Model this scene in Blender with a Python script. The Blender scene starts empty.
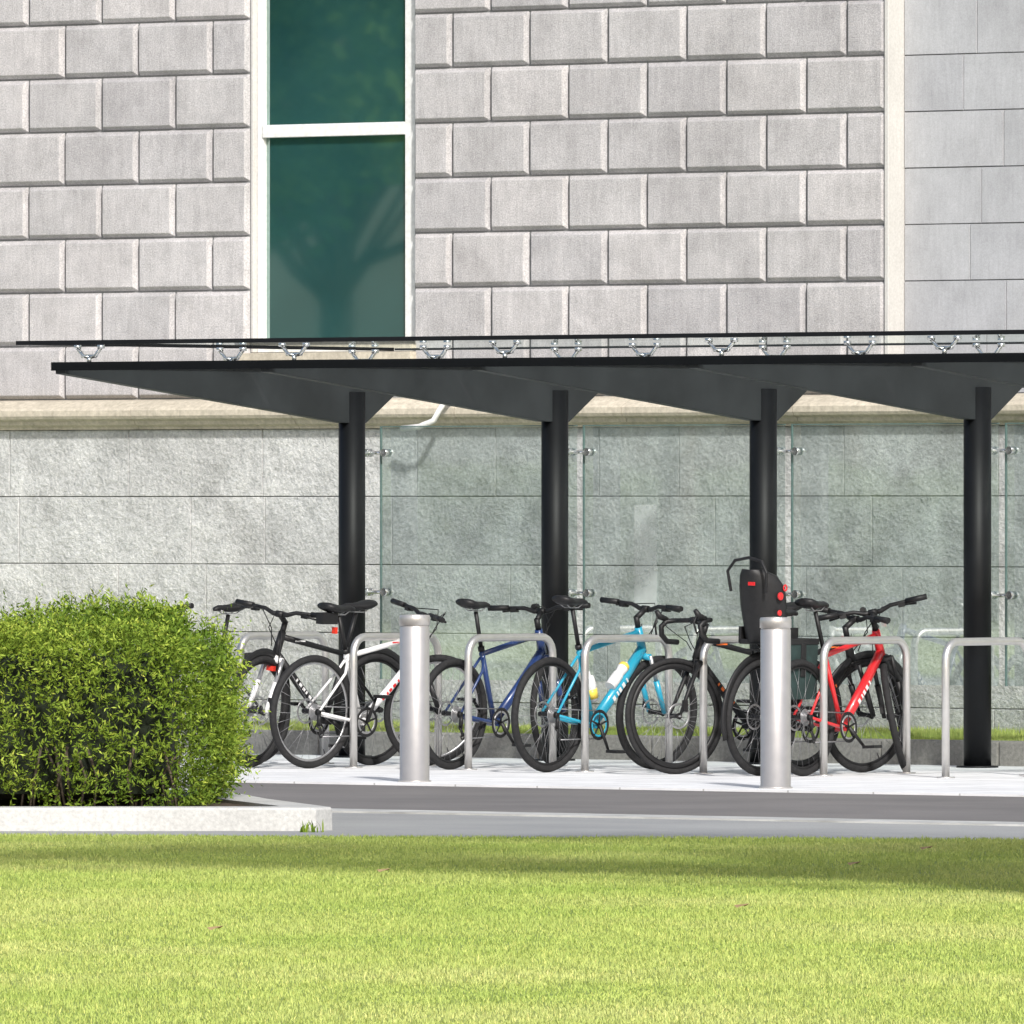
import bpy, math, random
import numpy as np
from mathutils import Vector, Matrix
random.seed(7); np.random.seed(7)
sc = bpy.context.scene
COL = sc.collection
V = Vector

# ------------------------------------------------------------------ materials
def newmat(name):
    m = bpy.data.materials.new(name); m.use_nodes = True
    nt = m.node_tree
    for n in list(nt.nodes): nt.nodes.remove(n)
    out = nt.nodes.new('ShaderNodeOutputMaterial')
    b = nt.nodes.new('ShaderNodeBsdfPrincipled')
    nt.links.new(b.outputs[0], out.inputs[0])
    return m, nt, b, out
def N(nt, t, **kw):
    n = nt.nodes.new(t)
    for k, v in kw.items(): setattr(n, k, v)
    return n
def ramp(nt, fac, stops):
    r = nt.nodes.new('ShaderNodeValToRGB')
    els = r.color_ramp.elements
    while len(els) < len(stops): els.new(0.5)
    for e, (p, c) in zip(els, stops):
        e.position = p; e.color = (c[0], c[1], c[2], 1)
    nt.links.new(fac, r.inputs[0]); return r.outputs[0]
def noise(nt, scale, detail=4, rough=.55, sc3=(1,1,1), coord='Object'):
    tc = nt.nodes.new('ShaderNodeTexCoord'); mp = nt.nodes.new('ShaderNodeMapping')
    mp.inputs['Scale'].default_value = sc3
    if coord == 'World':
        g = nt.nodes.new('ShaderNodeNewGeometry'); nt.links.new(g.outputs['Position'], mp.inputs[0])
    else: nt.links.new(tc.outputs['Object'], mp.inputs[0])
    n = nt.nodes.new('ShaderNodeTexNoise')
    n.inputs['Scale'].default_value = scale; n.inputs['Detail'].default_value = detail
    n.inputs['Roughness'].default_value = rough
    nt.links.new(mp.outputs[0], n.inputs['Vector']); return n.outputs[0]
def mix(nt, typ, fac, a, b):
    m = nt.nodes.new('ShaderNodeMix'); m.data_type = 'RGBA'; m.blend_type = typ
    if isinstance(fac, float): m.inputs[0].default_value = fac
    else: nt.links.new(fac, m.inputs[0])
    for s, v in ((6, a), (7, b)):
        if isinstance(v, tuple): m.inputs[s].default_value = (*v, 1)
        else: nt.links.new(v, m.inputs[s])
    return m.outputs[2]
def bump(nt, b, h, strength, dist):
    bp = nt.nodes.new('ShaderNodeBump'); bp.inputs['Strength'].default_value = strength
    bp.inputs['Distance'].default_value = dist
    nt.links.new(h, bp.inputs['Height']); nt.links.new(bp.outputs[0], b.inputs['Normal'])
def simple(name, col, rough=.5, metal=0., coat=0., var=.12, nscale=30, bmp=0., spec=.5):
    m, nt, b, o = newmat(name)
    n = noise(nt, nscale)
    c0 = tuple(c*(1-var) for c in col); c1 = tuple(min(1, c*(1+var)) for c in col)
    nt.links.new(ramp(nt, n, [(.3, c0), (.7, c1)]), b.inputs['Base Color'])
    b.inputs['Roughness'].default_value = rough; b.inputs['Metallic'].default_value = metal
    b.inputs['Coat Weight'].default_value = coat; b.inputs['Specular IOR Level'].default_value = spec
    if bmp: bump(nt, b, n, .5, bmp)
    return m
def stone(name, c0, c1, island=.12, streak=.2, bmp=.004, sp=90, stain=.25, mid=14, midw=1., blotch=.0):
    m, nt, b, o = newmat(name)
    fine = noise(nt, sp, 5, .7)
    base = ramp(nt, fine, [(.3, c0), (.7, c1)])
    st = noise(nt, 1., 4, .6, (45, 45, 5))
    base = mix(nt, 'MULTIPLY', streak, base, ramp(nt, st, [(.3, (.6,.6,.6)), (.7, (1.2,1.2,1.2))]))
    big = noise(nt, 1.1, 6, .7)
    base = mix(nt, 'MULTIPLY', stain, base, ramp(nt, big, [(.32, (.56,.55,.54)), (.62, (1.15,1.15,1.14))]))
    if blotch:
        bl = noise(nt, 4.5, 6, .75)
        base = mix(nt, 'MULTIPLY', blotch, base, ramp(nt, bl, [(.36, (.62,.62,.61)), (.5,(1,1,1)), (.66, (1.28,1.27,1.25))]))
    g = nt.nodes.new('ShaderNodeNewGeometry')
    base = mix(nt, 'MULTIPLY', 1.0, base, ramp(nt, g.outputs['Random Per Island'],
        [(0, (1-island,1-island,1-island*.85)), (.5, (1,1,1)), (1, (1+island, 1+island*.9, 1+island*.85))]))
    nt.links.new(base, b.inputs['Base Color']); b.inputs['Roughness'].default_value = .9
    ms = nt.nodes.new('ShaderNodeMath'); ms.operation='MULTIPLY_ADD'
    nt.links.new(noise(nt, mid, 5, .6), ms.inputs[0]); ms.inputs[1].default_value=midw; nt.links.new(fine, ms.inputs[2])
    bump(nt, b, ms.outputs[0], .6, bmp)
    return m
M = {}
M['rust'] = stone('rusticated_limestone', (.295,.288,.293), (.59,.575,.58), .09, .30, .006, 100, .35, 14, 1., .30)
M['plinth'] = stone('plinth_granite', (.36,.37,.368), (.64,.65,.645), .08, .10, .024, 45, .45, 9, 2., .5)
M['smooth'] = stone('smooth_ashlar', (.34,.345,.362), (.45,.46,.485), .06, .2, .001, 120, .3, 14, 1., .15)
M['cream'] = stone('string_course_stone', (.42,.38,.30), (.66,.60,.49), .04, .3, .003, 25, .5)
M['joint'] = stone('mortar_shaded', (.17,.17,.172), (.27,.27,.27), 0, .1, .002, 60, .2)  # mortar colour darkened so the joints look shadowed
M['reveal'] = stone('pale_reveal_stone', (.46,.45,.43), (.58,.57,.55), 0, .1, .001, 60, .2)
M['white'] = simple('white_paint', (.72,.72,.70), .4)
M['black'] = simple('black_powder_coat', (.006,.0065,.008), .5, 0, 0, .2, 6, 0, .25)
M['soffit'] = simple('dark_grey_steel_plate', (.030,.033,.036), .55, 0, 0, .25, 2.5, 0, .3)
M['steel'] = simple('stainless_steel', (.60,.59,.575), .35, .75, 0, .06, 14)
M['bollardsteel'] = simple('brushed_bollard_steel', (.53,.51,.49), .38, .65, 0, .05, 14)
M['chrome'] = simple('chrome', (.75,.75,.76), .2, .9)
M['tyre'] = simple('tyre_rubber', (.018,.018,.019), .8, 0, 0, .3, 40, 0, .3)
M['blk'] = simple('bike_black', (.012,.012,.013), .5, 0, 0, .2, 30, 0, .35)
M['alu'] = simple('aluminium', (.45,.45,.46), .35, .8)
M['spoke'] = simple('spoke_steel', (.25,.25,.26), .4, .6)
M['bwhite'] = simple('bike_white', (.68,.68,.68), .25, 0, .6, .03)
M['bred'] = simple('bike_red', (.55,.018,.022), .3, 0, .5, .05)
M['bblue'] = simple('bike_navy', (.014,.036,.13), .3, 0, .5, .05)
M['bcyan'] = simple('bike_turquoise', (.02,.29,.43), .3, 0, .4, .05)
M['bdark'] = simple('bike_graphite', (.03,.032,.035), .3, 0, .5, .05)
M['orange'] = simple('bike_orange', (.75,.16,.03), .3, 0, .5, .05)
M['yellow'] = simple('bottle_yellow', (.75,.56,.08), .4)
M['redlight'] = simple('red_reflector', (.6,.03,.015), .25, 0, .8)
M['greencloth'] = simple('pannier_cloth', (.015,.034,.032), .8, 0, 0, .3, 20)

def glassmat(name, tint, r0, haze_dust, haze_dustcol):
    # thin sheet glass: same reflectance from either side
    m, nt, b, o = newmat(name); nt.nodes.remove(b)
    tr = N(nt, 'ShaderNodeBsdfTransparent'); tr.inputs[0].default_value = (*tint, 1)
    gl = N(nt, 'ShaderNodeBsdfGlossy'); gl.inputs['Roughness'].default_value = .02
    gl.inputs['Color'].default_value = (.9,.95,.93,1)
    df = N(nt, 'ShaderNodeBsdfDiffuse'); df.inputs[0].default_value = (*haze_dustcol, 1)  # diffuse veil: whitish haze painted into the glass, along with dust
    lw = N(nt, 'ShaderNodeLayerWeight'); lw.inputs[0].default_value=.5
    pw = N(nt,'ShaderNodeMath',operation='POWER'); nt.links.new(lw.outputs['Facing'],pw.inputs[0]); pw.inputs[1].default_value=4.5
    mr0 = N(nt,'ShaderNodeMapRange'); nt.links.new(pw.outputs[0],mr0.inputs[0]); mr0.inputs[3].default_value=r0; mr0.inputs[4].default_value=1.
    m1 = N(nt, 'ShaderNodeMixShader'); m2 = N(nt, 'ShaderNodeMixShader')
    n = noise(nt, 2.2, 5, .6)
    mr = N(nt, 'ShaderNodeMapRange'); mr.inputs[1].default_value=.3; mr.inputs[2].default_value=.7
    mr.inputs[3].default_value=haze_dust*.5; mr.inputs[4].default_value=haze_dust*1.5
    nt.links.new(n, mr.inputs[0]); nt.links.new(mr.outputs[0], m1.inputs[0])
    nt.links.new(tr.outputs[0], m1.inputs[1]); nt.links.new(df.outputs[0], m1.inputs[2])
    nt.links.new(mr0.outputs[0], m2.inputs[0]); nt.links.new(m1.outputs[0], m2.inputs[1])
    nt.links.new(gl.outputs[0], m2.inputs[2]); nt.links.new(m2.outputs[0], o.inputs[0])
    return m
M['screen'] = glassmat('screen_glass', (.87,.95,.94), .33, .13, (.68,.78,.75))
M['roofglass'] = glassmat('roof_glass', (.86,.92,.90), .08, .10, (.62,.60,.48))
M['signrefl'] = glassmat('sign_reflection_paint', (.97,.97,.97), .04, .28, (.85,.87,.86))
M['gedge'] = simple('glass_edge', (.12,.19,.18), .3)
m, nt, b, o = newmat('window_glass')
nt.links.new(ramp(nt, noise(nt, 1.0, 3, .5, (.6,.6,1)), [(.3,(.012,.052,.055)), (.7,(.026,.092,.093))]), b.inputs['Base Color'])
b.inputs['Roughness'].default_value=.03
gl=N(nt,'ShaderNodeBsdfGlossy'); gl.inputs[0].default_value=(.75,.90,.84,1); gl.inputs['Roughness'].default_value=.02
mx=N(nt,'ShaderNodeMixShader'); mx.inputs[0].default_value=.36
nt.links.new(b.outputs[0],mx.inputs[1]); nt.links.new(gl.outputs[0],mx.inputs[2]); nt.links.new(mx.outputs[0],o.inputs[0])
M['win'] = m

def aggregate(name,c0,c1,sp,gsc,lo):
    m, nt, b, o = newmat(name)
    f = noise(nt, sp, 3, .7); g2 = noise(nt, gsc, 5, .6)
    c = ramp(nt, f, [(.3,c0),(.75,c1)])
    c = mix(nt,'MULTIPLY',.6,c,ramp(nt,g2,[(.35,(lo,lo,lo)),(.65,(1.1,1.09,1.07))]))
    nt.links.new(c,b.inputs['Base Color']); b.inputs['Roughness'].default_value=.9; bump(nt,b,f,.6,.004); return m
M['asphalt']=aggregate('asphalt',(.125,.119,.116),(.23,.217,.211),160,.8,.68)
M['worn']=aggregate('worn_grey_asphalt',(.25,.255,.252),(.39,.395,.39),140,.6,.75)
m, nt, b, o = newmat('pale_paving')
tc=N(nt,'ShaderNodeTexCoord'); br=N(nt,'ShaderNodeTexBrick'); nt.links.new(tc.outputs['Object'],br.inputs[0])
br.inputs['Scale'].default_value=1; br.inputs['Brick Width'].default_value=.6; br.inputs['Row Height'].default_value=.4
br.inputs['Mortar Size'].default_value=.006
br.inputs['Color1'].default_value=(.68,.685,.69,1); br.inputs['Color2'].default_value=(.76,.765,.77,1); br.inputs['Mortar'].default_value=(.42,.42,.41,1)
c=mix(nt,'MULTIPLY',.4,br.outputs[0],ramp(nt,noise(nt,3.,5,.65),[(.35,(.7,.7,.7)),(.6,(1.05,1.05,1.05))]))
nt.links.new(c,b.inputs['Base Color']); b.inputs['Roughness'].default_value=.85; M['paving']=m
M['kerb'] = stone('kerb_concrete',(.16,.155,.145),(.30,.29,.27),.1,.1,.004,40,.3)
M['palekerb'] = stone('pale_kerb_concrete',(.40,.40,.39),(.58,.58,.56),.05,.0,.004,50,.4)
M['paint'] = simple('road_paint',(.44,.44,.42),.7,0,0,.3,3)
M['soil'] = simple('soil',(.06,.04,.025),.95,0,0,.4,20,.02)
M['deadleaf'] = simple('dead_leaf',(.35,.24,.12),.8,0,0,.3,20)
def grassmat(name, c0, c1, c2, isl=1., smf=.6):
    m, nt, b, o = newmat(name)
    big = noise(nt, .45, 5, .6, (1,1,1), 'World'); sm = noise(nt, 5, 4, .65, (1,1,1), 'World')
    col = ramp(nt, big, [(.32, c0), (.5, c1), (.68, c2)])
    col = mix(nt, 'MULTIPLY', smf, col, ramp(nt, sm, [(.3,(.62,.68,.55)),(.7,(1.2,1.15,1.1))]))
    g = N(nt,'ShaderNodeNewGeometry')
    col = mix(nt, 'MULTIPLY', isl, col, ramp(nt, g.outputs['Random Per Island'], [(0,(.6,.7,.55)),(.55,(1,1,1)),(.9,(1.2,1.15,1.1)),(1,(1.7,1.35,1.6))]))
    nt.links.new(col, b.inputs['Base Color']); b.inputs['Roughness'].default_value=.7
    b.inputs['Specular IOR Level'].default_value=.2
    return m
M['grass'] = grassmat('grass_blades', (.33,.425,.105), (.39,.46,.135), (.46,.50,.185), .6, .45)
M['turf'] = grassmat('turf', (.21,.28,.065), (.25,.31,.075), (.29,.33,.095), 1.,.45)
M['hedge'] = grassmat('hedge_leaves', (.070,.135,.013), (.115,.19,.020), (.18,.255,.030), .9, .9)
M['hedgetip'] = grassmat('hedge_tips_lit', (.19,.28,.035), (.25,.34,.045), (.31,.39,.06), .8, .6)  # yellow-green tips, also colouring in the lit look of the top
M['leaf'] = grassmat('tree_leaves', (.09,.15,.022), (.12,.19,.03), (.16,.22,.04))
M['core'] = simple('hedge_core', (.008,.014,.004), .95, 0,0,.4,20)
M['bark'] = simple('bark', (.09,.07,.05), .9, 0,0,.4,12,.02)
M['farground'] = simple('field', (.22,.27,.09), .95, 0,0,.3,.3)

# ------------------------------------------------------------------ mesh builder
class MB:
    def __init__(s): s.v=[]; s.f=[]; s.m=[]; s.sm=[]; s.mats=[]
    def mi(s, k):
        if k not in s.mats: s.mats.append(k)
        return s.mats.index(k)
    def face(s, idx, k, smooth=False):
        s.f.append(tuple(idx)); s.m.append(s.mi(k)); s.sm.append(smooth)
    def loft(s, rings, k, closed=False, cap=True, smooth=True):
        b=len(s.v); n=len(rings[0])
        for r in rings: s.v += [tuple(p) for p in r]
        R=len(rings)
        for i in range(R if closed else R-1):
            a=b+i*n; c=b+((i+1)%R)*n
            for j in range(n):
                s.face((a+j,a+(j+1)%n,c+(j+1)%n,c+j),k,smooth)
        if cap and not closed:
            s.face([b+j for j in range(n)][::-1],k); s.face([b+(R-1)*n+j for j in range(n)],k)
    def tube(s, pts, r, k, n=8, closed=False, flat=1.0):
        pts=[V(p) for p in pts]
        if not isinstance(r,(list,tuple)): r=[r]*len(pts)
        L=len(pts); rings=[]
        up=None
        for i,p in enumerate(pts):
            if closed: t=(pts[(i+1)%L]-pts[i-1])
            else: t=(pts[min(i+1,L-1)]-pts[max(i-1,0)])
            t.normalize()
            if up is None:
                a=V((0,0,1)) if abs(t.z)<.9 else V((1,0,0))
                up=(a-t*a.dot(t)).normalized()
            else: up=(up-t*up.dot(t)).normalized()
            sd=t.cross(up)
            rings.append([p+(up*math.cos(2*math.pi*j/n)+sd*math.sin(2*math.pi*j/n)*flat)*r[i] for j in range(n)])
        s.loft(rings,k,closed)
    def torus(s,c,R,r,k,axis='Y',n=56,m=8,sq=1.0):
        c=V(c); rings=[]
        for i in range(n):
            a=2*math.pi*i/n; ring=[]
            for j in range(m):
                b_=2*math.pi*j/m; rr=R+r*math.cos(b_); h=r*sq*math.sin(b_)
                if axis=='Y': ring.append(c+V((rr*math.cos(a),h,rr*math.sin(a))))
                else: ring.append(c+V((rr*math.cos(a),rr*math.sin(a),h)))
            rings.append(ring)
        s.loft(rings,k,True)
    def box(s,c,d,k,rot=None):
        c=V(c); x,y,z=[q/2 for q in d]; b=len(s.v)
        for p in ((-x,-y,-z),(x,-y,-z),(x,y,-z),(-x,y,-z),(-x,-y,z),(x,-y,z),(x,y,z),(-x,y,z)):
            p=V(p)
            if rot is not None: p=rot@p
            s.v.append(tuple(c+p))
        for f in ((0,3,2,1),(4,5,6,7),(0,1,5,4),(1,2,6,5),(2,3,7,6),(3,0,4,7)): s.face([b+i for i in f],k)
    def quad(s,pts,k):
        b=len(s.v); s.v+=[tuple(p) for p in pts]; s.face((b,b+1,b+2,b+3),k)
    def bb(s,u0,u1,v0,v1,z0,z1,k): s.box(((u0+u1)/2,(v0+v1)/2,(z0+z1)/2),(u1-u0,v1-v0,z1-z0),k)
    def xf(s,M_,start=0): s.v[start:]=[tuple(M_@V(p)) for p in s.v[start:]]
    def obj(s,name,parent=None,bevel=0):
        me=bpy.data.meshes.new(name); me.from_pydata(s.v,[],s.f)
        for k in s.mats: me.materials.append(M[k])
        me.polygons.foreach_set('material_index',s.m); me.polygons.foreach_set('use_smooth',s.sm)
        me.update(); o=bpy.data.objects.new(name,me); COL.objects.link(o)
        if parent: o.parent=parent
        if bevel:
            bv=o.modifiers.new('bevel','BEVEL'); bv.width=bevel; bv.segments=2; bv.limit_method='ANGLE'
        return o
def empty(name,loc=(0,0,0),rot=(0,0,0)):
    e=bpy.data.objects.new(name,None); e.location=loc; e.rotation_euler=rot; COL.objects.link(e); return e

# ------------------------------------------------------------------ building
bld=empty('stone_building')
def blocks(mb,u0,u1,rows,vb,proud,ch,gap,width,k,jit=0.,seed=1):
    rnd=random.Random(seed)
    for ri,(z0,z1) in enumerate(rows):
        us=[u0]; off = width/2 if ri%2==0 else width
        if jit: off=width*rnd.uniform(.4,1)
        u=u0+off
        while u<u1-width*.3:
            us.append(u); u+=width*(1+rnd.uniform(-jit,jit))
        us.append(u1)
        for a,b_ in zip(us[:-1],us[1:]):
            g=gap/2; A,B,C,D=a+g,b_-g,z0+g,z1-g
            dv=rnd.uniform(-.0015,.0015) if not jit else rnd.uniform(-.002,.002)
            vf=vb-proud+dv; i=len(mb.v)
            c=[ch*rnd.uniform(.85,1.15) for _ in range(4)]
            mb.v += [(A,vb,C),(B,vb,C),(B,vb,D),(A,vb,D),(A+c[0],vf,C+c[1]),(B-c[2],vf,C+c[1]),(B-c[2],vf,D-c[3]),(A+c[0],vf,D-c[3])]
            mb.face((i+4,i+5,i+6,i+7),k)
            for q in range(4): mb.face((i+q,i+(q+1)%4,i+4+(q+1)%4,i+4+q),k)
zr=[2.34+.366*k for k in range(18)]
rows=list(zip(zr[:-1],zr[1:]))
W=.6527; winz=(2.62,6.366)
wins=[(-4.372,-2.958),(-9.703,-8.289)]
mb=MB()
for a,b_ in ((-2.958,.958),(-8.289,-4.372),(-13.62,-9.703)):
    blocks(mb,a,b_,rows,2.735,.035,.024,.012,W,'rust',0)
for a,b_ in wins:
    blocks(mb,a,b_,[r for r in rows if r[0]>=winz[1]-.01],2.735,.035,.024,.012,W*1.08,'rust',0)
mb.obj('rusticated_blocks',bld,.005)
mb=MB()
zt=zr[-1]
for a,b_ in ((-2.958,.955),(-8.289,-4.372),(-13.62,-9.703)): mb.bb(a,b_,2.737,3.2,2.30,zt,'joint')
for a,b_ in wins:
    mb.bb(a,b_,2.739,3.2,winz[1],zt,'joint'); mb.bb(a,b_,2.739,3.2,2.30,winz[0]-.06,'joint')
mb.bb(-13.62,12,3.3,14,0,zt,'rust')
mb.bb(.99,12,2.885,3.29,2.30,zt,'joint')
mb.bb(-13.62,12,2.625,3.28,-.3,2.29,'joint')
mb.obj('wall_core',bld)
mb=MB(); blocks(mb,.99,12,rows,2.883,.012,.003,.004,.85,'smooth',.3,5); mb.obj('smooth_ashlar_wall',bld)
mb=MB(); mb.bb(.957,.988,2.698,2.99,2.34,zt,'reveal'); mb.obj('corner_return',bld,.004)
mb=MB(); pr=[(2.133-.456*(i+1),2.133-.456*i) for i in range(5)]
blocks(mb,-13.62,12,pr,2.618,.012,.003,.003,1.05,'plinth',.45,11); mb.obj('plinth_blocks',bld,.002)
mb=MB(); prof=[(2.74,2.133),(2.575,2.133),(2.57,2.15),(2.535,2.165),(2.525,2.19),(2.49,2.205),(2.478,2.225),(2.478,2.262),(2.49,2.275),(2.60,2.325),(2.74,2.338)]
us=[-13.62]
while us[-1]<12: us.append(min(12,us[-1]+1.4))
for a,b_ in zip(us[:-1],us[1:]):
    mb.loft([[(x,v,z) for v,z in prof] for x in (a+.002,b_-.002)],'cream',smooth=False)
mb.obj('string_course',bld)
mb=MB()
prof=[(3.2,zt),(2.6,zt),(2.55,zt+.08),(2.4,zt+.2),(2.3,zt+.35),(2.3,zt+.5),(3.2,zt+.55)]
mb.loft([[(x,v,z) for v,z in prof] for x in (-13.7,12)],'cream',smooth=False); mb.bb(-13.6,12,3.2,14,zt+.004,zt+.5,'smooth'); mb.obj('roof_cornice',bld)
for a,b_ in wins:
    mb=MB()
    mb.bb(a+.002,a+.022,2.733,2.99,winz[0]+.03,winz[1],'reveal')
    mb.bb(a+.024,a+.075,2.775,2.86,winz[0]+.03,winz[1],'white')
    mb.bb(b_-.115,b_-.002,2.775,2.86,winz[0]+.03,winz[1],'white')
    mb.bb(a+.075,b_-.115,2.765,2.862,4.10,4.185,'white')
    mb.bb(a+.075,b_-.115,2.778,2.86,winz[0]+.03,winz[0]+.12,'white')
    mb.bb(a-.04,b_+.04,2.64,2.98,winz[0]-.06,winz[0]+.025,'cream')
    mb.obj('window_frame',bld,.004)
    mb=MB(); mb.bb(a+.075,b_-.115,2.812,2.822,winz[0]+.12,4.10,'win'); mb.bb(a+.075,b_-.115,2.812,2.822,4.185,winz[1],'win'); mb.obj('window_pane',bld)

mb=MB(); mb.tube([(-2.42,2.55,2.36),(-2.42,2.40,2.33),(-2.50,2.36,2.18),(-2.62,2.36,2.14),(-2.80,2.40,2.13)],.020,'white',10); mb.tube([(-2.42,2.56,2.36),(-2.42,2.72,2.36)],.022,'white',10)
mb.obj('drain_pipe')

# ------------------------------------------------------------------ ground
def sheet(name,pts,z,k,th=0):
    mb=MB(); n=len(pts)
    if th: mb.loft([[(x,y,z-th) for x,y in pts],[(x,y,z) for x,y in pts]],k,smooth=False)
    else:
        mb.v=[(x,y,z) for x,y in pts]; mb.face(range(n),k)
    return mb.obj(name)
def rect(a,b_,c,d): return [(a,c),(b_,c),(b_,d),(a,d)]
sheet('ground',rect(-600,600,-600,600),-.05,'farground')
sheet('forecourt',rect(-22,60,-40,-10.35),-.016,'worn')
sheet('road',rect(-40,60,-10.40,-5.50),-.012,'asphalt')
sheet('road_edge_strip',rect(-40,60,-10.45,-10.05),-.007,'paint',.03)
sheet('pavement',rect(-40,40,-5.52,.47),0,'paving',.04)
mb=MB(); u=-20
while u<20:
    mb.bb(u+.003,u+.90,.45,.60,-.05,.155,'kerb'); u+=.903
mb.obj('kerb',None,.012)
sheet('planting_bed',rect(-20,20,.60,2.60),.13,'turf',.12)
A=math.radians(28.8); LM=Matrix.Translation((11.33,-14.50,0))@Matrix.Rotation(A,4,'Z')
def lp(x,y): p=LM@V((x,y,0)); return (p.x,p.y)
lawn=sheet('lawn',[lp(-60,0),lp(-60,-75),lp(60,-75),lp(60,0)],.012,'turf',.05)
def patch(name,n,h,mat,w=.0035,size=1.):
    P=np.random.rand(n,2)*size-.5*size
    ang=np.random.rand(n)*2*np.pi; la=np.random.rand(n)*2*np.pi; ln=np.random.rand(n)*.8
    H=h*(.45+.7*np.random.rand(n)+.5*(np.random.rand(n)<.03)); d=np.stack([np.cos(ang),np.sin(ang)],1)*w/2*(.7+.6*np.random.rand(n))[:,None]
    l=np.stack([np.cos(la),np.sin(la)],1)*(ln*H)[:,None]
    vs=np.zeros((n,5,3)); vs[:,0,:2]=P-d; vs[:,1,:2]=P+d
    vs[:,2,:2]=P+d*.8+l*.35; vs[:,3,:2]=P-d*.8+l*.35; vs[:,2,2]=vs[:,3,2]=H*.6
    vs[:,4,:2]=P+l*1.1; vs[:,4,2]=H
    b0=np.arange(n)*5; faces=[(a,a+1,a+2,a+3) for a in b0]+[(a+3,a+2,a+4) for a in b0]
    me=bpy.data.meshes.new(name); me.from_pydata(vs.reshape(-1,3).tolist(),[],faces); me.materials.append(M[mat]); me.update(); return me
pats=[patch('grass_blades',3600,.018,'grass',.0038) for _ in range(4)]
for j in range(23):
    s0=.16*j
    for i in range(-4,6):
        o=bpy.data.objects.new('blades',random.choice(pats)); COL.objects.link(o); o.parent=lawn
        p=LM@V((i*.98+round(s0),-.49-j*.98,.01)); o.location=p; o.rotation_euler=(0,0,A+random.choice((0,1,2,3))*math.pi/2)
        o.scale=(1,1,random.uniform(.85,1.15))
bed=bpy.data.objects['planting_bed']
for i in range(-7,9):
    for vv in (1.1,2.1):
        o=bpy.data.objects.new('blades',random.choice(pats)); COL.objects.link(o); o.parent=bed
        o.location=(i*1.,vv,.13); o.scale=(1,1,random.uniform(2.,3.8)); o.rotation_euler=(0,0,random.choice((0,1,2,3))*math.pi/2)

# ------------------------------------------------------------------ hedge + island
TH=math.radians(38)
def HM(r,d): return (46.92-.6157*d+.788*r, -60.05+.788*d+.6157*r)
isl=[HM(-8,60.0),HM(-.98,60.05),HM(-.90,60.2),HM(-1.25,61.9),HM(-1.6,64.2),HM(-8,64.2)]
mb=MB(); cx=sum(p[0] for p in isl)/6; cy=sum(p[1] for p in isl)/6
inner=[HM(-7.8,60.22),HM(-1.22,60.25),HM(-1.16,60.32),HM(-1.5,61.8),HM(-1.85,64.0),HM(-7.8,64.0)]
mb.loft([[(x,y,-.05) for x,y in isl],[(x,y,.088) for x,y in isl],[(x*.996+cx*.004,y*.996+cy*.004,.100) for x,y in isl],[(x,y,.102) for x,y in inner],[(x,y,.06) for x,y in inner]],'palekerb',cap=False,smooth=False)
mb.obj('traffic_island_kerb')
sheet('hedge_bed_soil',inner,.085,'soil')
hc=HM(-3.13,61.75)
hedge=empty('hedge',(hc[0],hc[1],.09),(0,0,TH))
hx,hy,hz=1.64,1.15,.88
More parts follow.
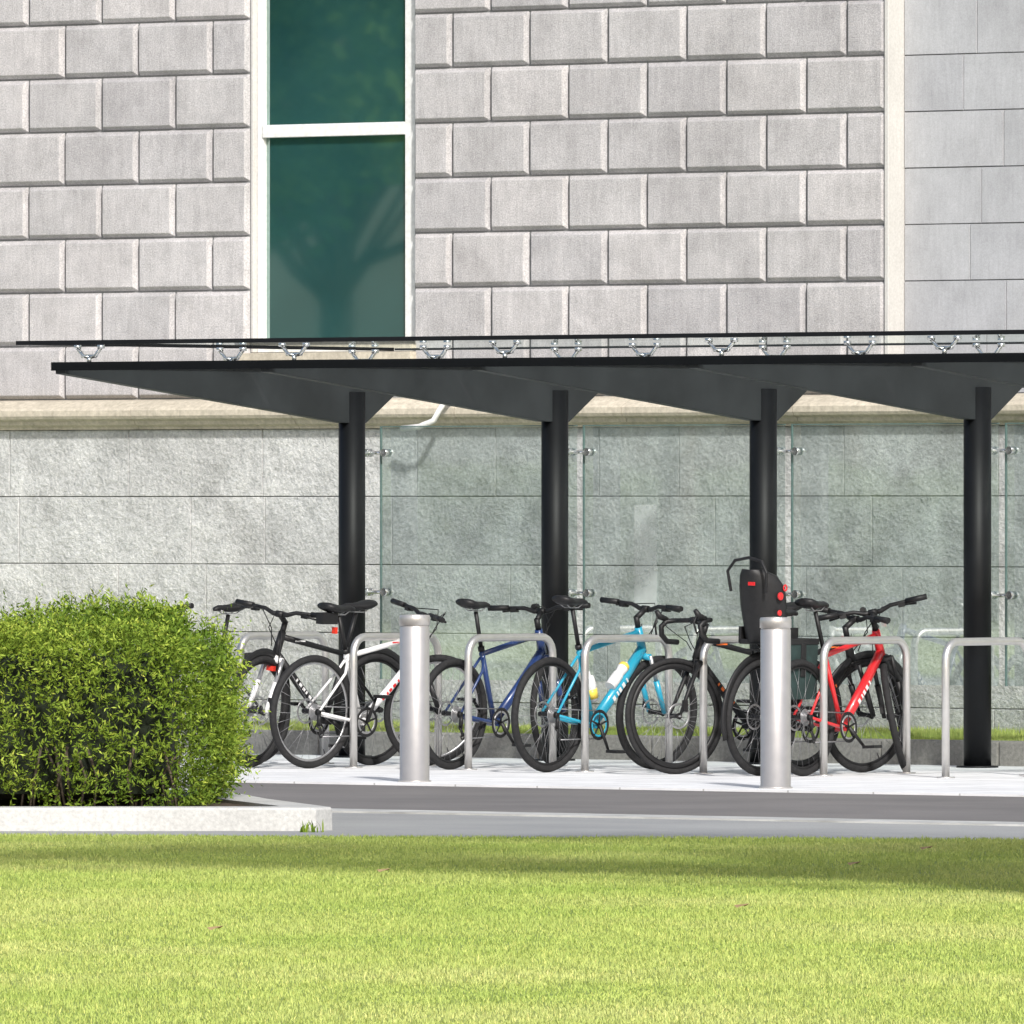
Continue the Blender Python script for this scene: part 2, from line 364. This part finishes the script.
def sprigs(n,dim,seed,leafn,size):
    rs=np.random.RandomState(seed); hx,hy,hz=dim
    areas=np.array([2*hx*hz,2*hx*hz,2*hy*hz,2*hy*hz,4*hx*hy]); pick=rs.choice(5,n,p=areas/areas.sum())
    a=rs.rand(n)*2-1; b_=rs.rand(n); P=np.zeros((n,3)); D=np.zeros((n,3))
    for k_,(fx,fy) in enumerate(((0,-1),(0,1),(-1,0),(1,0))):
        q=pick==k_
        if fx==0: P[q]=np.stack([a[q]*hx,np.full(q.sum(),fy*hy),b_[q]*hz],1)
        else: P[q]=np.stack([np.full(q.sum(),fx*hx),a[q]*hy,b_[q]*hz],1)
        D[q]=(fx,fy,.6)
    q=pick==4; P[q]=np.stack([a[q]*hx,(b_[q]*2-1)*hy,np.full(q.sum(),hz)],1); D[q]=(0,0,1)
    e=np.abs(P/np.array([hx,hy,hz])); ex=e[:,0]**11+e[:,1]**11+np.clip(e[:,2],0,1)**11
    f=1/np.maximum(1,ex)**(1/11.); P*=f[:,None]
    t=np.clip(P[:,2]/hz,0,1); P[:,:2]*=(.955+.05*np.sin(t*2.2))[:,None]
    P[:,0]-=.12*t**2*(P[:,0]>0)*P[:,0]/hx
    lump=.06*np.sin(P[:,0]*4.1+P[:,2]*3+P[:,1]*2)+.06*np.sin(P[:,0]*9+1.3+P[:,1]*7)*np.cos(P[:,2]*7+P[:,0]*3)+.03*np.sin(P[:,0]*23+P[:,1]*9)*np.cos(P[:,2]*19+1)
    Dn=D/np.linalg.norm(D,axis=1)[:,None]; dep=rs.rand(n)**2*.16
    P+=Dn*(lump+.015*rs.randn(n))[:,None]-Dn*dep[:,None]
    D=Dn+rs.randn(n,3)*.4; D/=np.linalg.norm(D,axis=1)[:,None]
    L=size*(3+3*rs.rand(n)); lng=rs.rand(n)<.03; L[lng]*=1.9
    tip=(dep<.03)&((rs.rand(n)<.25+.35*(pick==4))|(lump>.075)|lng)  # more pale tips on top and bulges, painting them as lit
    vs=[];mm=[]
    for i in range(leafn):
        tt=(i+.5)/leafn; c=P+D*(L*tt)[:,None]; c[:,2]-=(L*tt**2*.15)
        r_=rs.randn(n,3); s_=np.cross(D,r_); s_/=np.linalg.norm(s_,axis=1)[:,None]
        ld=s_*.8+D*.6; ld/=np.linalg.norm(ld,axis=1)[:,None]
        wd=np.cross(ld,rs.randn(n,3)); wd/=np.linalg.norm(wd,axis=1)[:,None]
        sz=size*(.7+.6*rs.rand(n))[:,None]
        quad=np.stack([c,c+ld*sz*.55+wd*sz*.18,c+ld*sz*1.2,c+ld*sz*.55-wd*sz*.18],1); vs.append(quad); mm.append((tip&(tt>.4)).astype(int))
    vs=np.concatenate(vs,0).reshape(-1,3); nq=len(vs)//4
    return vs,[(4*i,4*i+1,4*i+2,4*i+3) for i in range(nq)],np.concatenate(mm)
vs,fs,mm=sprigs(15500,(hx,hy,hz),3,9,.025)
vs[:,2]=np.maximum(vs[:,2],.0)
hme=bpy.data.meshes.new('foliage'); hme.from_pydata(vs.tolist(),[],fs); hme.materials.append(M['hedge']); hme.materials.append(M['hedgetip'])
hme.polygons.foreach_set('material_index',mm.tolist()); hme.update()
o=bpy.data.objects.new('foliage',hme); COL.objects.link(o); o.parent=hedge
mb=MB(); mb.box((0,0,.40),(2*hx-.5,2*hy-.5,.74),'core'); core=mb.obj('dark_inside',hedge,.1)  # near-black box paints the shade inside the foliage
mb=MB()
for i in range(60):
    x=random.uniform(-hx,hx)*.9; y=-random.uniform(.6,.9)*hy
    mb.tube([(x,y,-.05),(x+random.uniform(-.05,.05),y-.02,.15),(x+random.uniform(-.1,.1),y-.03,.3)],.008,'bark',4)
mb.obj('stems',hedge)
for q in range(-3,4):
    e=empty('boundary_hedge',(-54+q*7.2,-70-q*5.7,0),(0,0,-.67)); e.scale=(2.9,1.5,2.1)
    for src in (hme,core.data):
        o=bpy.data.objects.new(src.name,src); COL.objects.link(o); o.parent=e
wm=patch('weed_blades',26,.06,'hedge',.010,.09)
wd=bpy.data.objects.new('weed',wm); p=HM(-1.0,59.8); wd.location=(p[0],p[1],-.016); COL.objects.link(wd)
mb=MB()
for r_,d_ in ((1.50,52.6),(-.55,51.6),(.9,47.0),(-1.1,44.5),(1.9,55.)):
    x,y=HM(r_,d_); mb.quad([(x-.03,y-.01,.045),(x,y-.03,.035),(x+.035,y+.01,.052),(x,y+.028,.04)],'deadleaf')
mb.obj('fallen_leaves')

# ------------------------------------------------------------------ shelter
sh=empty('bicycle_shelter')
PU=[-1.30+1.648*i for i in range(7)]
for i,pu in enumerate(PU):
    mb=MB()
    mb.tube([(pu,0,0),(pu,0,2.345)],.086,'black',28); mb.tube([(pu,0,.0),(pu,0,.012)],.13,'black',28)
    mb.obj('post',sh)
    mb=MB(); pts=[(-2.90,2.435),(-.12,2.145),(.10,2.145),(.58,2.44),(.58,2.487),(-2.90,2.487)]
    t=.04
    mb.loft([[(pu-t,v,z) for v,z in pts],[(pu+t,v,z) for v,z in pts]],'soffit',smooth=False)
    mb.bb(pu-.07,pu+.07,-2.91,.60,2.489,2.503,'black')
    mb.obj('cantilever_arm',sh,.004)
    mb=MB()
    for v in (-2.62,-1.22,.12):
        mb.tube([(pu,v,2.503),(pu,v,2.545)],.014,'chrome',10)
        for sx in (-1,1):
            mb.tube([(pu,v,2.54),(pu+sx*.05,v,2.550),(pu+sx*.095,v,2.600)],.012,'chrome',8)
            mb.tube([(pu+sx*.095,v,2.595),(pu+sx*.095,v,2.618)],.024,'chrome',12)
        mb.tube([(pu-.06,v,2.548),(pu+.06,v,2.548)],.011,'chrome',6)
    mb.obj('spider_fitting',sh)
ends=[PU[0]-.20]+PU[1:-1]+[PU[-1]+.2]
mb=MB(); tr=MB()
for a,b_ in zip(ends[:-1],ends[1:]):
    for c,d in ((-3.05,-1.23),(-1.21,.70)):
        mb.quad([(a+.006,c,2.627),(b_-.006,c,2.627),(b_-.006,d,2.627),(a+.006,d,2.627)],'roofglass')
tr.bb(ends[0]-.01,ends[-1],-3.08,-3.052,2.614,2.640,'black'); tr.bb(ends[0]-.01,ends[-1],.702,.73,2.620,2.632,'soffit')
tr.bb(ends[0]-.03,ends[0]-.012,-3.05,.70,2.616,2.638,'black')
tr.bb(PU[0]-.05,PU[-1]+.05,-2.93,-2.912,2.455,2.508,'black')
tr.bb(PU[0]-.04,PU[-1]+.04,.602,.62,2.455,2.500,'black')
mb.obj('glass_roof',sh); tr.obj('roof_edge_trim',sh)
mb=MB(); ed=MB(); br=MB()
for a,b_ in zip(PU[:-1],PU[1:]):
    mb.quad([(a+.03,.27,.50),(b_-.03,.27,.50),(b_-.03,.27,2.12),(a+.03,.27,2.12)],'screen')
    ed.bb(a+.018,a+.029,.265,.277,.50,2.12,'gedge'); ed.bb(a+.018,b_-.03,.265,.277,2.1205,2.127,'gedge')
for i,a in enumerate(PU):
    for z in (1.06,1.955):
        br.tube([(a,.07,z),(a,.30,z)],.012,'chrome',8)
        for sx in (-1,1):
            br.tube([(a,.235,z),(a+sx*.075,.235,z)],.009,'chrome',8)
            br.tube([(a+sx*.075,.225,z),(a+sx*.075,.262,z)],.026,'chrome',14); br.tube([(a+sx*.075,.279,z),(a+sx*.075,.292,z)],.026,'chrome',14)
mb.obj('glass_screen',sh); ed.obj('screen_edge',sh); br.obj('screen_brackets',sh)
mb=MB()
mb.quad([(.78,.262,.95),(.96,.262,.95),(.96,.262,1.62),(.78,.262,1.62)],'signrefl'); mb.quad([(.83,.259,1.35),(.91,.259,1.35),(.91,.259,1.5),(.83,.259,1.5)],'signrefl')  # pale quads paint a sign's ghosted reflection onto the screen
mb.obj('sign_reflection_panel',sh)

# ------------------------------------------------------------------ stands, bollards
for i in range(-2,10):
    u=.688+.8995*i; mb=MB()
    r=.11; H=.83-.024; a0,a1=-2.46,-1.62; pts=[(u,a0,0),(u,a0,H-r)]
    for q in range(1,7): t=q/6*math.pi/2; pts.append((u,a0+r-r*math.cos(t),H-r+r*math.sin(t)))
    for q in range(0,7): t=q/6*math.pi/2; pts.append((u,a1-r+r*math.sin(t),H-r+r*math.cos(t)))
    pts.append((u,a1,0))
    mb.tube(pts,.024,'steel',14)
    for a in (a0,a1): mb.tube([(u,a,0),(u,a,.008)],.055,'steel',18)
    mb.obj('bike_stand')
for (u,v) in ((3.305,-5.15),(5.937,-5.15),(8.57,-5.15),(.67,-5.15)):
    mb=MB()
    prof=[(.098,0),(.098,.008),(.087,.010),(.087,.905),(.084,.908),(.084,.914),(.091,.917),(.091,.965),(.086,.975),(.0,.980)]
    rings=[[(u+r*math.cos(2*math.pi*j/36),v+r*math.sin(2*math.pi*j/36),z) for j in range(36)] for r,z in prof]
    mb.loft(rings,'bollardsteel',smooth=False); 
    o=mb.obj('bollard')
    for p_ in o.data.polygons: p_.use_smooth = abs(p_.normal.z)<.3

# ------------------------------------------------------------------ bicycles
def wheel(mb,c,R=.35,tr=.021,deep=False,disc=True,rimk='blk'):
    c=V(c)
    mb.torus(c,R-tr,tr,'tyre',n=60,m=8)
    mb.torus(c,R-2*tr-(.016 if deep else .004),.018 if deep else .009,rimk,n=60,m=8,sq=.6)
    mb.tube([c+V((0,-.055,0)),c+V((0,-.03,0)),c+V((0,.03,0)),c+V((0,.055,0))],[.02,.014,.014,.02],'blk',12)
    mb.tube([c+V((0,-.068,0)),c+V((0,.068,0))],.007,'alu',8)
    ns=28
    for i in range(ns):
        a=2*math.pi*i/ns; sd=1 if i%2 else -1; a2=a+(.5 if (i//2)%2 else -.5)
        mb.tube([c+V((.022*math.cos(a2),sd*.033,.022*math.sin(a2))),c+V(((R-2*tr-.008)*math.cos(a),0,(R-2*tr-.008)*math.sin(a)))],.0012,'spoke',4)
    if disc: mb.torus(c+V((0,.048,0)),.072,.007,'alu',n=30,m=6,sq=.12)
    va=-1.1; mb.tube([c+V(((R-2*tr)*math.cos(va),0,(R-2*tr)*math.sin(va))),c+V(((R-2*tr-.045)*math.cos(va),0,(R-2*tr-.045)*math.sin(va)))],.003,'blk',5)
def bicycle(loc,near='rear',alpha=0,fr='bdark',acc='bwhite',forkk='blk',steer=0,lean=0,bars='flat',R=.35,tr=.022,sz=1.0,extras=(),rimk='blk',saddlek='blk',crank=.6,downr=.023):
    WB=1.05
    dirx,diry=math.sin(math.radians(alpha)),math.cos(math.radians(alpha))
    if near=='rear': base=(loc[0],loc[1]); rz=math.pi/2-math.radians(alpha)
    else: base=(loc[0]+WB*dirx,loc[1]+WB*diry); rz=-math.pi/2-math.radians(alpha)
    e=empty('bicycle',(base[0],base[1],0),(math.radians(lean),0,rz)); e.rotation_mode='XYZ'
    ra=V((0,0,R)); bbp=V((.425,0,.285)); st=V((.265,0,.755*sz)); sd=V((.185,0,1.01*sz))
    ht=V((.842,0,.865*sz)); hb=V((.893,0,.715*sz)); fa=V((WB,0,R))
    mb=MB(); wheel(mb,ra,R,tr,'deep' in extras,True,rimk); mb.obj('rear_wheel',e)
    mb=MB()
    mb.tube([bbp,st],[.018,.016],fr,12); mb.tube([st+V((0,0,-.04)),ht+V((.008,0,-.03))],[.016,.019],fr,12)
    mb.tube([bbp,bbp+(hb-bbp)*.5,hb+V((-.005,0,.02))],[downr,downr*1.1,downr*.95],fr,12,flat=.85)
    mb.tube([hb,ht],[.027,.024],fr,14)
    mb.tube([bbp+V((0,-.045,0)),bbp+V((0,.045,0))],.024,fr,14)
    for s in (-1,1):
        mb.tube([bbp+V((0,s*.02,0)),bbp+V((-.12,s*.05,.01)),ra+V((0,s*.062,0))],[.012,.011,.009],fr,8)
        mb.tube([st+V((.012,s*.012,-.06)),st+V((-.03,s*.04,-.14)),ra+V((0,s*.062,0))],[.009,.009,.008],fr,8)
        mb.tube([ra+V((0,s*.055,0)),ra+V((0,s*.073,0))],.016,'blk',10)
    dn=(hb-bbp); ln=dn.length; dn.normalize()
    rot=Matrix(((dn.x,0,-dn.z),(0,1,0),(dn.z,0,dn.x)))
    for s in (-1,1):
        x=.36
        for w_ in (.026,.014,.024,.026,.012):
            p=bbp+dn*(ln*x)+V((0,s*(downr*.93),0))
            mb.box(p,(w_,.003,downr*.8),acc,rot); x+=(w_+.018)/ln
        p=ht.lerp(st,.25)+V((0,s*.0165,-.032)); mb.box(p,(.09,.003,.009),acc)
    mb.tube([st,sd+V((.01,0,-.03))],.0135,'blk',10); mb.tube([st+V((-.003,0,.008)),st+V((.004,0,-.018))],.021,'blk',12)
    xs=[(-.13,.02,.018,.03),(-.12,.062,.024,.03),(-.08,.072,.030,.022),(-.02,.055,.027,.012),(.04,.032,.022,.012),(.10,.022,.019,.014),(.135,.018,.014,.008),(.145,.006,.006,.002)]
    rings=[[V((sd.x+x,w*math.cos(2*math.pi*j/14),sd.z+dz+h*math.sin(2*math.pi*j/14))) for j in range(14)] for x,w,h,dz in xs]
    mb.loft(rings,saddlek)
    for s in (-1,1): mb.tube([sd+V((-.10,s*.03,.01)),sd+V((-.04,s*.022,-.022)),sd+V((.04,s*.022,-.022)),sd+V((.11,s*.01,.008))],.0035,'alu',6)
    if 'bottle' in extras:
        c=bbp+dn*(ln*.42)+V((-.035,0,.045)); mb.tube([c,c+dn*.05,c+dn*.10,c+dn*.115,c+dn*.16,c+dn*.18,c+dn*.19,c+dn*.21],[.034,.036,.036,.030,.036,.030,.014,.012],'bwhite',14)
        mb.tube([c+dn*.165,c+dn*.19],[.0365,.032],'yellow',14)
        up=(st-bbp).normalized(); c=bbp+up*.14+V((.045,0,.01)); mb.tube([c,c+up*.10,c+up*.14,c+up*.16,c+up*.165,c+up*.19],[.035,.036,.034,.028,.013,.012],'bwhite',14); mb.tube([c+up*.02,c+up*.08],.0372,'yellow',14)
    if 'tail' in extras: mb.box(sd+V((-.02,0,-.12)),(.02,.03,.04),'redlight')
    if 'bag' in extras: mb.box(sd+V((-.09,0,-.045)),(.13,.06,.07),'blk')
    if 'rack' in extras or 'childseat' in extras:
        for s in (-1,1):
            mb.tube([ra+V((0,s*.07,.01)),ra+V((-.02,s*.06,R+.05)),ra+V((.20,s*.06,R+.06))],.005,'blk',6)
            mb.tube([ra+V((0,s*.07,.01)),ra+V((.14,s*.06,R+.05))],.005,'blk',6)
        mb.box(ra+V((.02,0,R+.055)),(.36,.11,.008),'blk')
    if 'guards' in extras:
        pts=[ra+V(((R+.02)*math.cos(a),0,(R+.02)*math.sin(a))) for a in np.linspace(.4,3.5,22)]
        mb.tube(pts,.024,'blk',8,flat=.5)
    mb.obj('frame_and_saddle',e)
    mb=MB(); y=-.055
    cr=bbp+V((0,y,0))
    mb.torus(cr,.084,.010,'blk',n=36,m=6,sq=.25); mb.torus(cr,.068,.007,fr if 'guard' in extras else 'alu',n=36,m=6,sq=.25)
    for i in range(5):
        a=2*math.pi*i/5+.3; mb.tube([cr,cr+V((.08*math.cos(a),0,.08*math.sin(a)))],.007,'blk',6,flat=.5)
    for s,an in ((-1,crank),(1,crank+math.pi)):
        a=bbp+V((0,s*.06,0)); b_=bbp+V((.17*math.cos(an),s*.085,.17*math.sin(an)))
        mb.tube([a,b_],[.014,.010],'blk',8,flat=.7); mb.box(b_+V((0,s*.055,0)),(.085,.085,.018),'blk'); mb.tube([b_,b_+V((0,s*.06,0))],.006,'alu',6)
    for r_,yy in ((.052,-.030),(.046,-.036),(.04,-.042),(.034,-.047),(.028,-.051)): mb.torus(ra+V((0,yy,0)),r_*.85,r_*.15,'alu',n=24,m=5,sq=.15)
    mb.tube([cr+V((0,.005,.084)),ra+V((0,-.045,.038))],.0045,'spoke',5)
    j1=ra+V((.01,-.06,-.075)); j2=ra+V((.035,-.06,-.135))
    mb.tube([ra+V((0,-.07,-.01)),ra+V((-.005,-.075,-.05)),j1],[.012,.014,.012],'blk',8); mb.tube([j1,j2],.011,'blk',8,flat=.5)
    for j in (j1,j2): mb.torus(j,.017,.006,'blk',n=16,m=5,sq=.5)
    mb.tube([j2+V((.01,0,-.015)),cr+V((-.01,.005,-.084))],.0045,'spoke',5)
    mb.obj('drivetrain',e)
    mb=MB(); ax=(ht-hb).normalized(); 
    crown=hb-ax*.03
    mb.tube([hb,crown],.022,forkk,12); mb.tube([crown+V((0,-.06,0)),crown+V((0,.06,0))],.020,forkk,10)
    low=crown.lerp(fa,.42)
    for s in (-1,1):
        if bars=='drop': mb.tube([crown+V((0,s*.045,0)),crown.lerp(fa,.6)+V((-.0,s*.052,0)),fa+V((0,s*.06,0))],[.016,.013,.009],forkk,8)
        else:
            mb.tube([crown+V((0,s*.058,.01)),low+V((0,s*.062,0))],.0135,'alu' if 'susp' in extras else forkk,10)
            mb.tube([low+V((0,s*.062,0)),fa+V((0,s*.066,0))],[.019,.015],forkk,10)
    mb.box(fa+V((-.03,.072,.06)),(.03,.02,.07),'blk')
    wheel(mb,fa,R,tr,'deep' in extras,True,rimk)
    s1=ht+ax*.06; mb.tube([ht,s1+ax*.01],.018,'blk',12)
    bc=s1+V((.075,0,.055)) 
    if bars=='drop': bc=s1+V((.085,0,.03))
    if 'high' in extras: bc=s1+V((.04,0,.12))
    mb.tube([s1,bc],[.018,.017],'blk',10); mb.tube([bc+V((0,-.025,0)),bc+V((0,.025,0))],.021,'blk',12)
    if bars=='drop':
        for s in (-1,1):
            p=[bc,bc+V((0,s*.15,0)),bc+V((.01,s*.20,0)),bc+V((.06,s*.215,-.005)),bc+V((.095,s*.218,-.035)),bc+V((.09,s*.222,-.085)),bc+V((.05,s*.226,-.125)),bc+V((-.03,s*.23,-.13))]
            mb.tube(p,[.0145]*3+[.017]*5,'blk',10)
            h=bc+V((.085,s*.217,.005)); mb.tube([h+V((-.03,0,0)),h+V((.02,0,.02)),h+V((.045,0,.055))],[.017,.02,.013],'blk',10)
            mb.tube([h+V((.03,0,.03)),h+V((.055,0,-.02)),h+V((.04,s*.01,-.09))],.007,'blk',6)
            mb.tube([h,bc+V((.13,s*.10,-.04)),bc+V((.04,s*.02,-.13)),hb+V((.02,s*.02,.05))],.003,'blk',5)
    else:
        hw=.33
        for s in (-1,1):
            mb.tube([bc,bc+V((0,s*.05,0)),bc+V((-.005,s*.11,.022)),bc+V((-.04,s*hw,.028))],[.0155,.015,.013,.012],'blk',10)
            a=bc+V((-.024,s*(hw-.12),.026)); b_=bc+V((-.041,s*(hw+.01),.028)); mb.tube([a,b_],.0175,'blk',12)
            l0=bc+V((-.015,s*(hw-.15),.025)); mb.tube([l0,l0+V((.035,s*.01,-.012)),l0+V((.035,s*.09,-.02))],.0075,'blk',6); mb.box(l0+V((.01,0,-.012)),(.045,.04,.03),'blk')
            mb.tube([l0+V((.03,0,-.01)),bc+V((.13,s*.05,.03)),bc+V((.10,-s*.01,-.08)),hb+V((.03,s*.02,.06))],.0035,'blk',5)
        if 'light' in extras: mb.tube([bc+V((.01,.06,.03)),bc+V((.07,.06,.03))],[.016,.02],'blk',10)
    mb.tube([low+V((0,.07,.05)),hb+V((.04,.05,.03)),ht+V((.05,.02,.02))],.003,'blk',5)
    if 'redf' in extras: mb.box(crown+V((.03,0,-.05)),(.03,.05,.03),'redlight')
    if 'guards' in extras:
        pts=[fa+V(((R+.02)*math.cos(a),0,(R+.02)*math.sin(a))) for a in np.linspace(.6,3.2,18)]; mb.tube(pts,.024,'blk',8,flat=.5)
    Ms=Matrix.Translation(hb)@Matrix.Rotation(math.radians(steer),4,ax)@Matrix.Translation(-hb); mb.xf(Ms)
    mb.obj('fork_wheel_and_handlebar',e)
    if 'childseat' in extras:
        mb=MB()
        def usec(x,z,w,dep,th):
            pts=[]
            for t in np.linspace(-1,1,11): pts.append(V((x+dep*abs(t)**2.5,w*t,z)))
            for t in np.linspace(1,-1,11): pts.append(V((x-th+dep*abs(t)**2.5,(w+.008)*t,z)))
            return pts
        secs=[usec(-.06,.80,.13,.10,.02),usec(-.09,.90,.14,.12,.022),usec(-.12,1.02,.155,.14,.024),usec(-.145,1.13,.15,.15,.024),usec(-.16,1.20,.12,.12,.022),usec(-.165,1.235,.07,.06,.02)]
        mb.loft(secs,'blk')
        mb.box((.06,0,.80),(.26,.25,.03),'blk'); 
        for s in (-1,1):
            mb.box((.05,s*.125,.84),(.24,.018,.10),'blk'); mb.tube([(.16,s*.13,.80),(.22,s*.15,.62),(.24,s*.15,.50)],[.03,.025,.022],'blk',8,flat=.6); mb.box((.26,s*.15,.49),(.15,.08,.02),'blk')
            mb.tube([(.0,s*.02,1.08),(.04,s*.05,.95),(.03,s*.06,.83)],.010,'bdark',6,flat=2)
        mb.tube([(-.16,-.13,1.10),(-.18,-.145,1.22),(-.17,-.10,1.285),(-.165,.0,1.305),(-.17,.10,1.285),(-.18,.145,1.22),(-.16,.13,1.10)],.010,'blk',8)
        mb.torus((-.012,-.162,1.13),.016,.007,'bred',n=20,m=6,sq=.5); mb.tube([(-.06,-.156,.98),(-.06,-.166,.98)],.018,'bred',14)
        mb.tube([(-.06,-.158,1.08),(-.06,-.170,1.08)],.024,'bred',14)
        mb.box((-.172,-.03,1.15),(.008,.05,.022),'bred')
        mb.tube([(.26,0,.72),(.10,-.03,.745),(-.02,-.03,.79)],.010,'alu',8); mb.tube([(.26,0,.72),(.10,.03,.745),(-.02,.03,.79)],.010,'alu',8)
        mb.obj('child_seat',e,.006)
    if 'pannier' in extras:
        mb=MB(); mb.box((.10,-.16,.63),(.30,.13,.33),'greencloth'); mb.box((.10,-.16,.81),(.31,.14,.035),'blk'); mb.box((.1,-.229,.70),(.05,.008,.2),'blk'); mb.obj('pannier_bag',e,.03)
    return e
bicycle((-.50,-3.06),'front',2,'bdark','bwhite','blk',steer=-8,lean=3,extras=('susp','light'),sz=.955)
bicycle((.20,-2.84),'front',5,'blk','bwhite','bwhite',steer=14,lean=-3.5,extras=('susp','redf','guards'),sz=.97)
bicycle((.56,-2.74),'rear',7,'bwhite','bred','blk',steer=-18,lean=4,extras=('tail','bag'),sz=.96,rimk='alu',crank=1.3)
bicycle((1.46,-2.48),'rear',-1,'bblue','bwhite','bblue',steer=14,lean=3,extras=('susp','light'),R=.342,sz=.985,crank=-.9,downr=.030)
bicycle((2.38,-2.70),'rear',1,'bcyan','bwhite','bcyan',steer=-6,lean=2.5,extras=('bottle','guard','susp'),crank=-1.2,downr=.035,sz=1.01)
bicycle((3.28,-2.62),'front',9,'blk','orange','blk',steer=-12,lean=-3,bars='drop',extras=('deep',),tr=.017,sz=.97,crank=2.2)
bicycle((3.95,-2.65),'rear',0,'blk','orange','blk',steer=-12,lean=2,extras=('childseat','pannier','guards'),sz=.95)
bicycle((4.24,-2.60),'rear',-3,'bred','bwhite','blk',steer=30,lean=-2.5,extras=('light',),sz=1.0,crank=-.8,downr=.032)

# ------------------------------------------------------------------ trees
def treemesh(seed,leaves):
    rnd=random.Random(seed); rs=np.random.RandomState(seed); mb=MB()
    mb.tube([(0,0,-.1),(.05,.02,1.5),(.0,.1,3.5),(.1,0,6),(.05,0,8)],[.26,.2,.16,.10,.03],'bark',10)
    cl=[]
    for i in range(46):
        a=rnd.uniform(0,6.28); z=rnd.uniform(4.9,9.4); rr=rnd.uniform(.4,1)*3.1*math.sin(math.pi*min(1,max(.12,(z-4.1)/6.)))**.6
        c=V((rr*math.cos(a),rr*math.sin(a),z)); cl.append(c)
        b0=V((0,.05,min(z-1.,rnd.uniform(3.4,6.5)))); mb.tube([b0,b0.lerp(c,.5)+V((0,0,-.15)),c],[.06,.035,.012],'bark',5)
    P=[]
    for c in cl:
        n=leaves; d=rs.randn(n,3); d/=np.linalg.norm(d,axis=1)[:,None]; P.append(np.array(c)+d*(.3+.65*rs.rand(n))[:,None]*np.array([1,1,.65]))
    P=np.concatenate(P); n=len(P); a=rs.randn(n,3); a/=np.linalg.norm(a,axis=1)[:,None]; b_=np.cross(a,rs.randn(n,3)); b_/=np.linalg.norm(b_,axis=1)[:,None]
    s=(.08+.06*rs.rand(n))[:,None]
    q=np.stack([P-a*s,P+b_*s*.55,P+a*s,P-b_*s*.55],1).reshape(-1,3); i0=len(mb.v); mb.v+= [tuple(x) for x in q.tolist()]
    for i in range(n): mb.face((i0+4*i,i0+4*i+1,i0+4*i+2,i0+4*i+3),'leaf')
    o=mb.obj('broadleaf_tree'); return o
t0=treemesh(1,85); t0.location=(21.95,-22.70,0); t0.rotation_euler=(0,0,TH); t0.scale=(1.5,.95,1.0)
t1=treemesh(2,230); t1.location=(-28.9,-41.2,0); t1.scale=(1,1,1.28)
k=0
for (x,y,s) in ((-53.8,-59.5,1.1),(-48,-64.5,1.15),(-59.5,-54,1.2),(-64,-72,1.5),(-72,-64,1.5),(-56,-79,1.5)):
    k+=1; o=bpy.data.objects.new('broadleaf_tree',t1.data); COL.objects.link(o); o.location=(x,y,0); o.scale=(s,s,s*random.uniform(.9,1.05)); o.rotation_euler=(0,0,k*1.3)

# ------------------------------------------------------------------ light, world, camera
E=math.radians(36); T=V((.78*math.cos(E),-.626*math.cos(E),math.sin(E)))
sd=bpy.data.lights.new('sun','SUN'); sd.energy=4.5; sd.angle=math.radians(3.0); sd.color=(1,.975,.94)
so=bpy.data.objects.new('sun',sd); COL.objects.link(so); so.rotation_euler=T.to_track_quat('Z','Y').to_euler(); so.location=(20,-20,30)
w=bpy.data.worlds.new('World'); sc.world=w; w.use_nodes=True; nt=w.node_tree
bg=nt.nodes['Background']; sk=nt.nodes.new('ShaderNodeTexSky'); sk.sky_type='NISHITA'; sk.sun_disc=False
sk.sun_elevation=E; sk.sun_rotation=math.atan2(T.x,T.y); sk.air_density=1.; sk.dust_density=3.
nt.links.new(sk.outputs[0],bg.inputs[0]); bg.inputs[1].default_value=.15
cam=bpy.data.cameras.new('camera'); co=bpy.data.objects.new('camera',cam); COL.objects.link(co)
cam.sensor_width=36; cam.lens=12000/1024*36; cam.clip_start=1; cam.clip_end=2000
co.location=(46.92,-60.05,1.6); co.rotation_euler=(math.radians(90)-4/12000.,0,TH)
sc.camera=co
sc.view_settings.view_transform='Standard'; sc.view_settings.look='None'; sc.view_settings.exposure=0
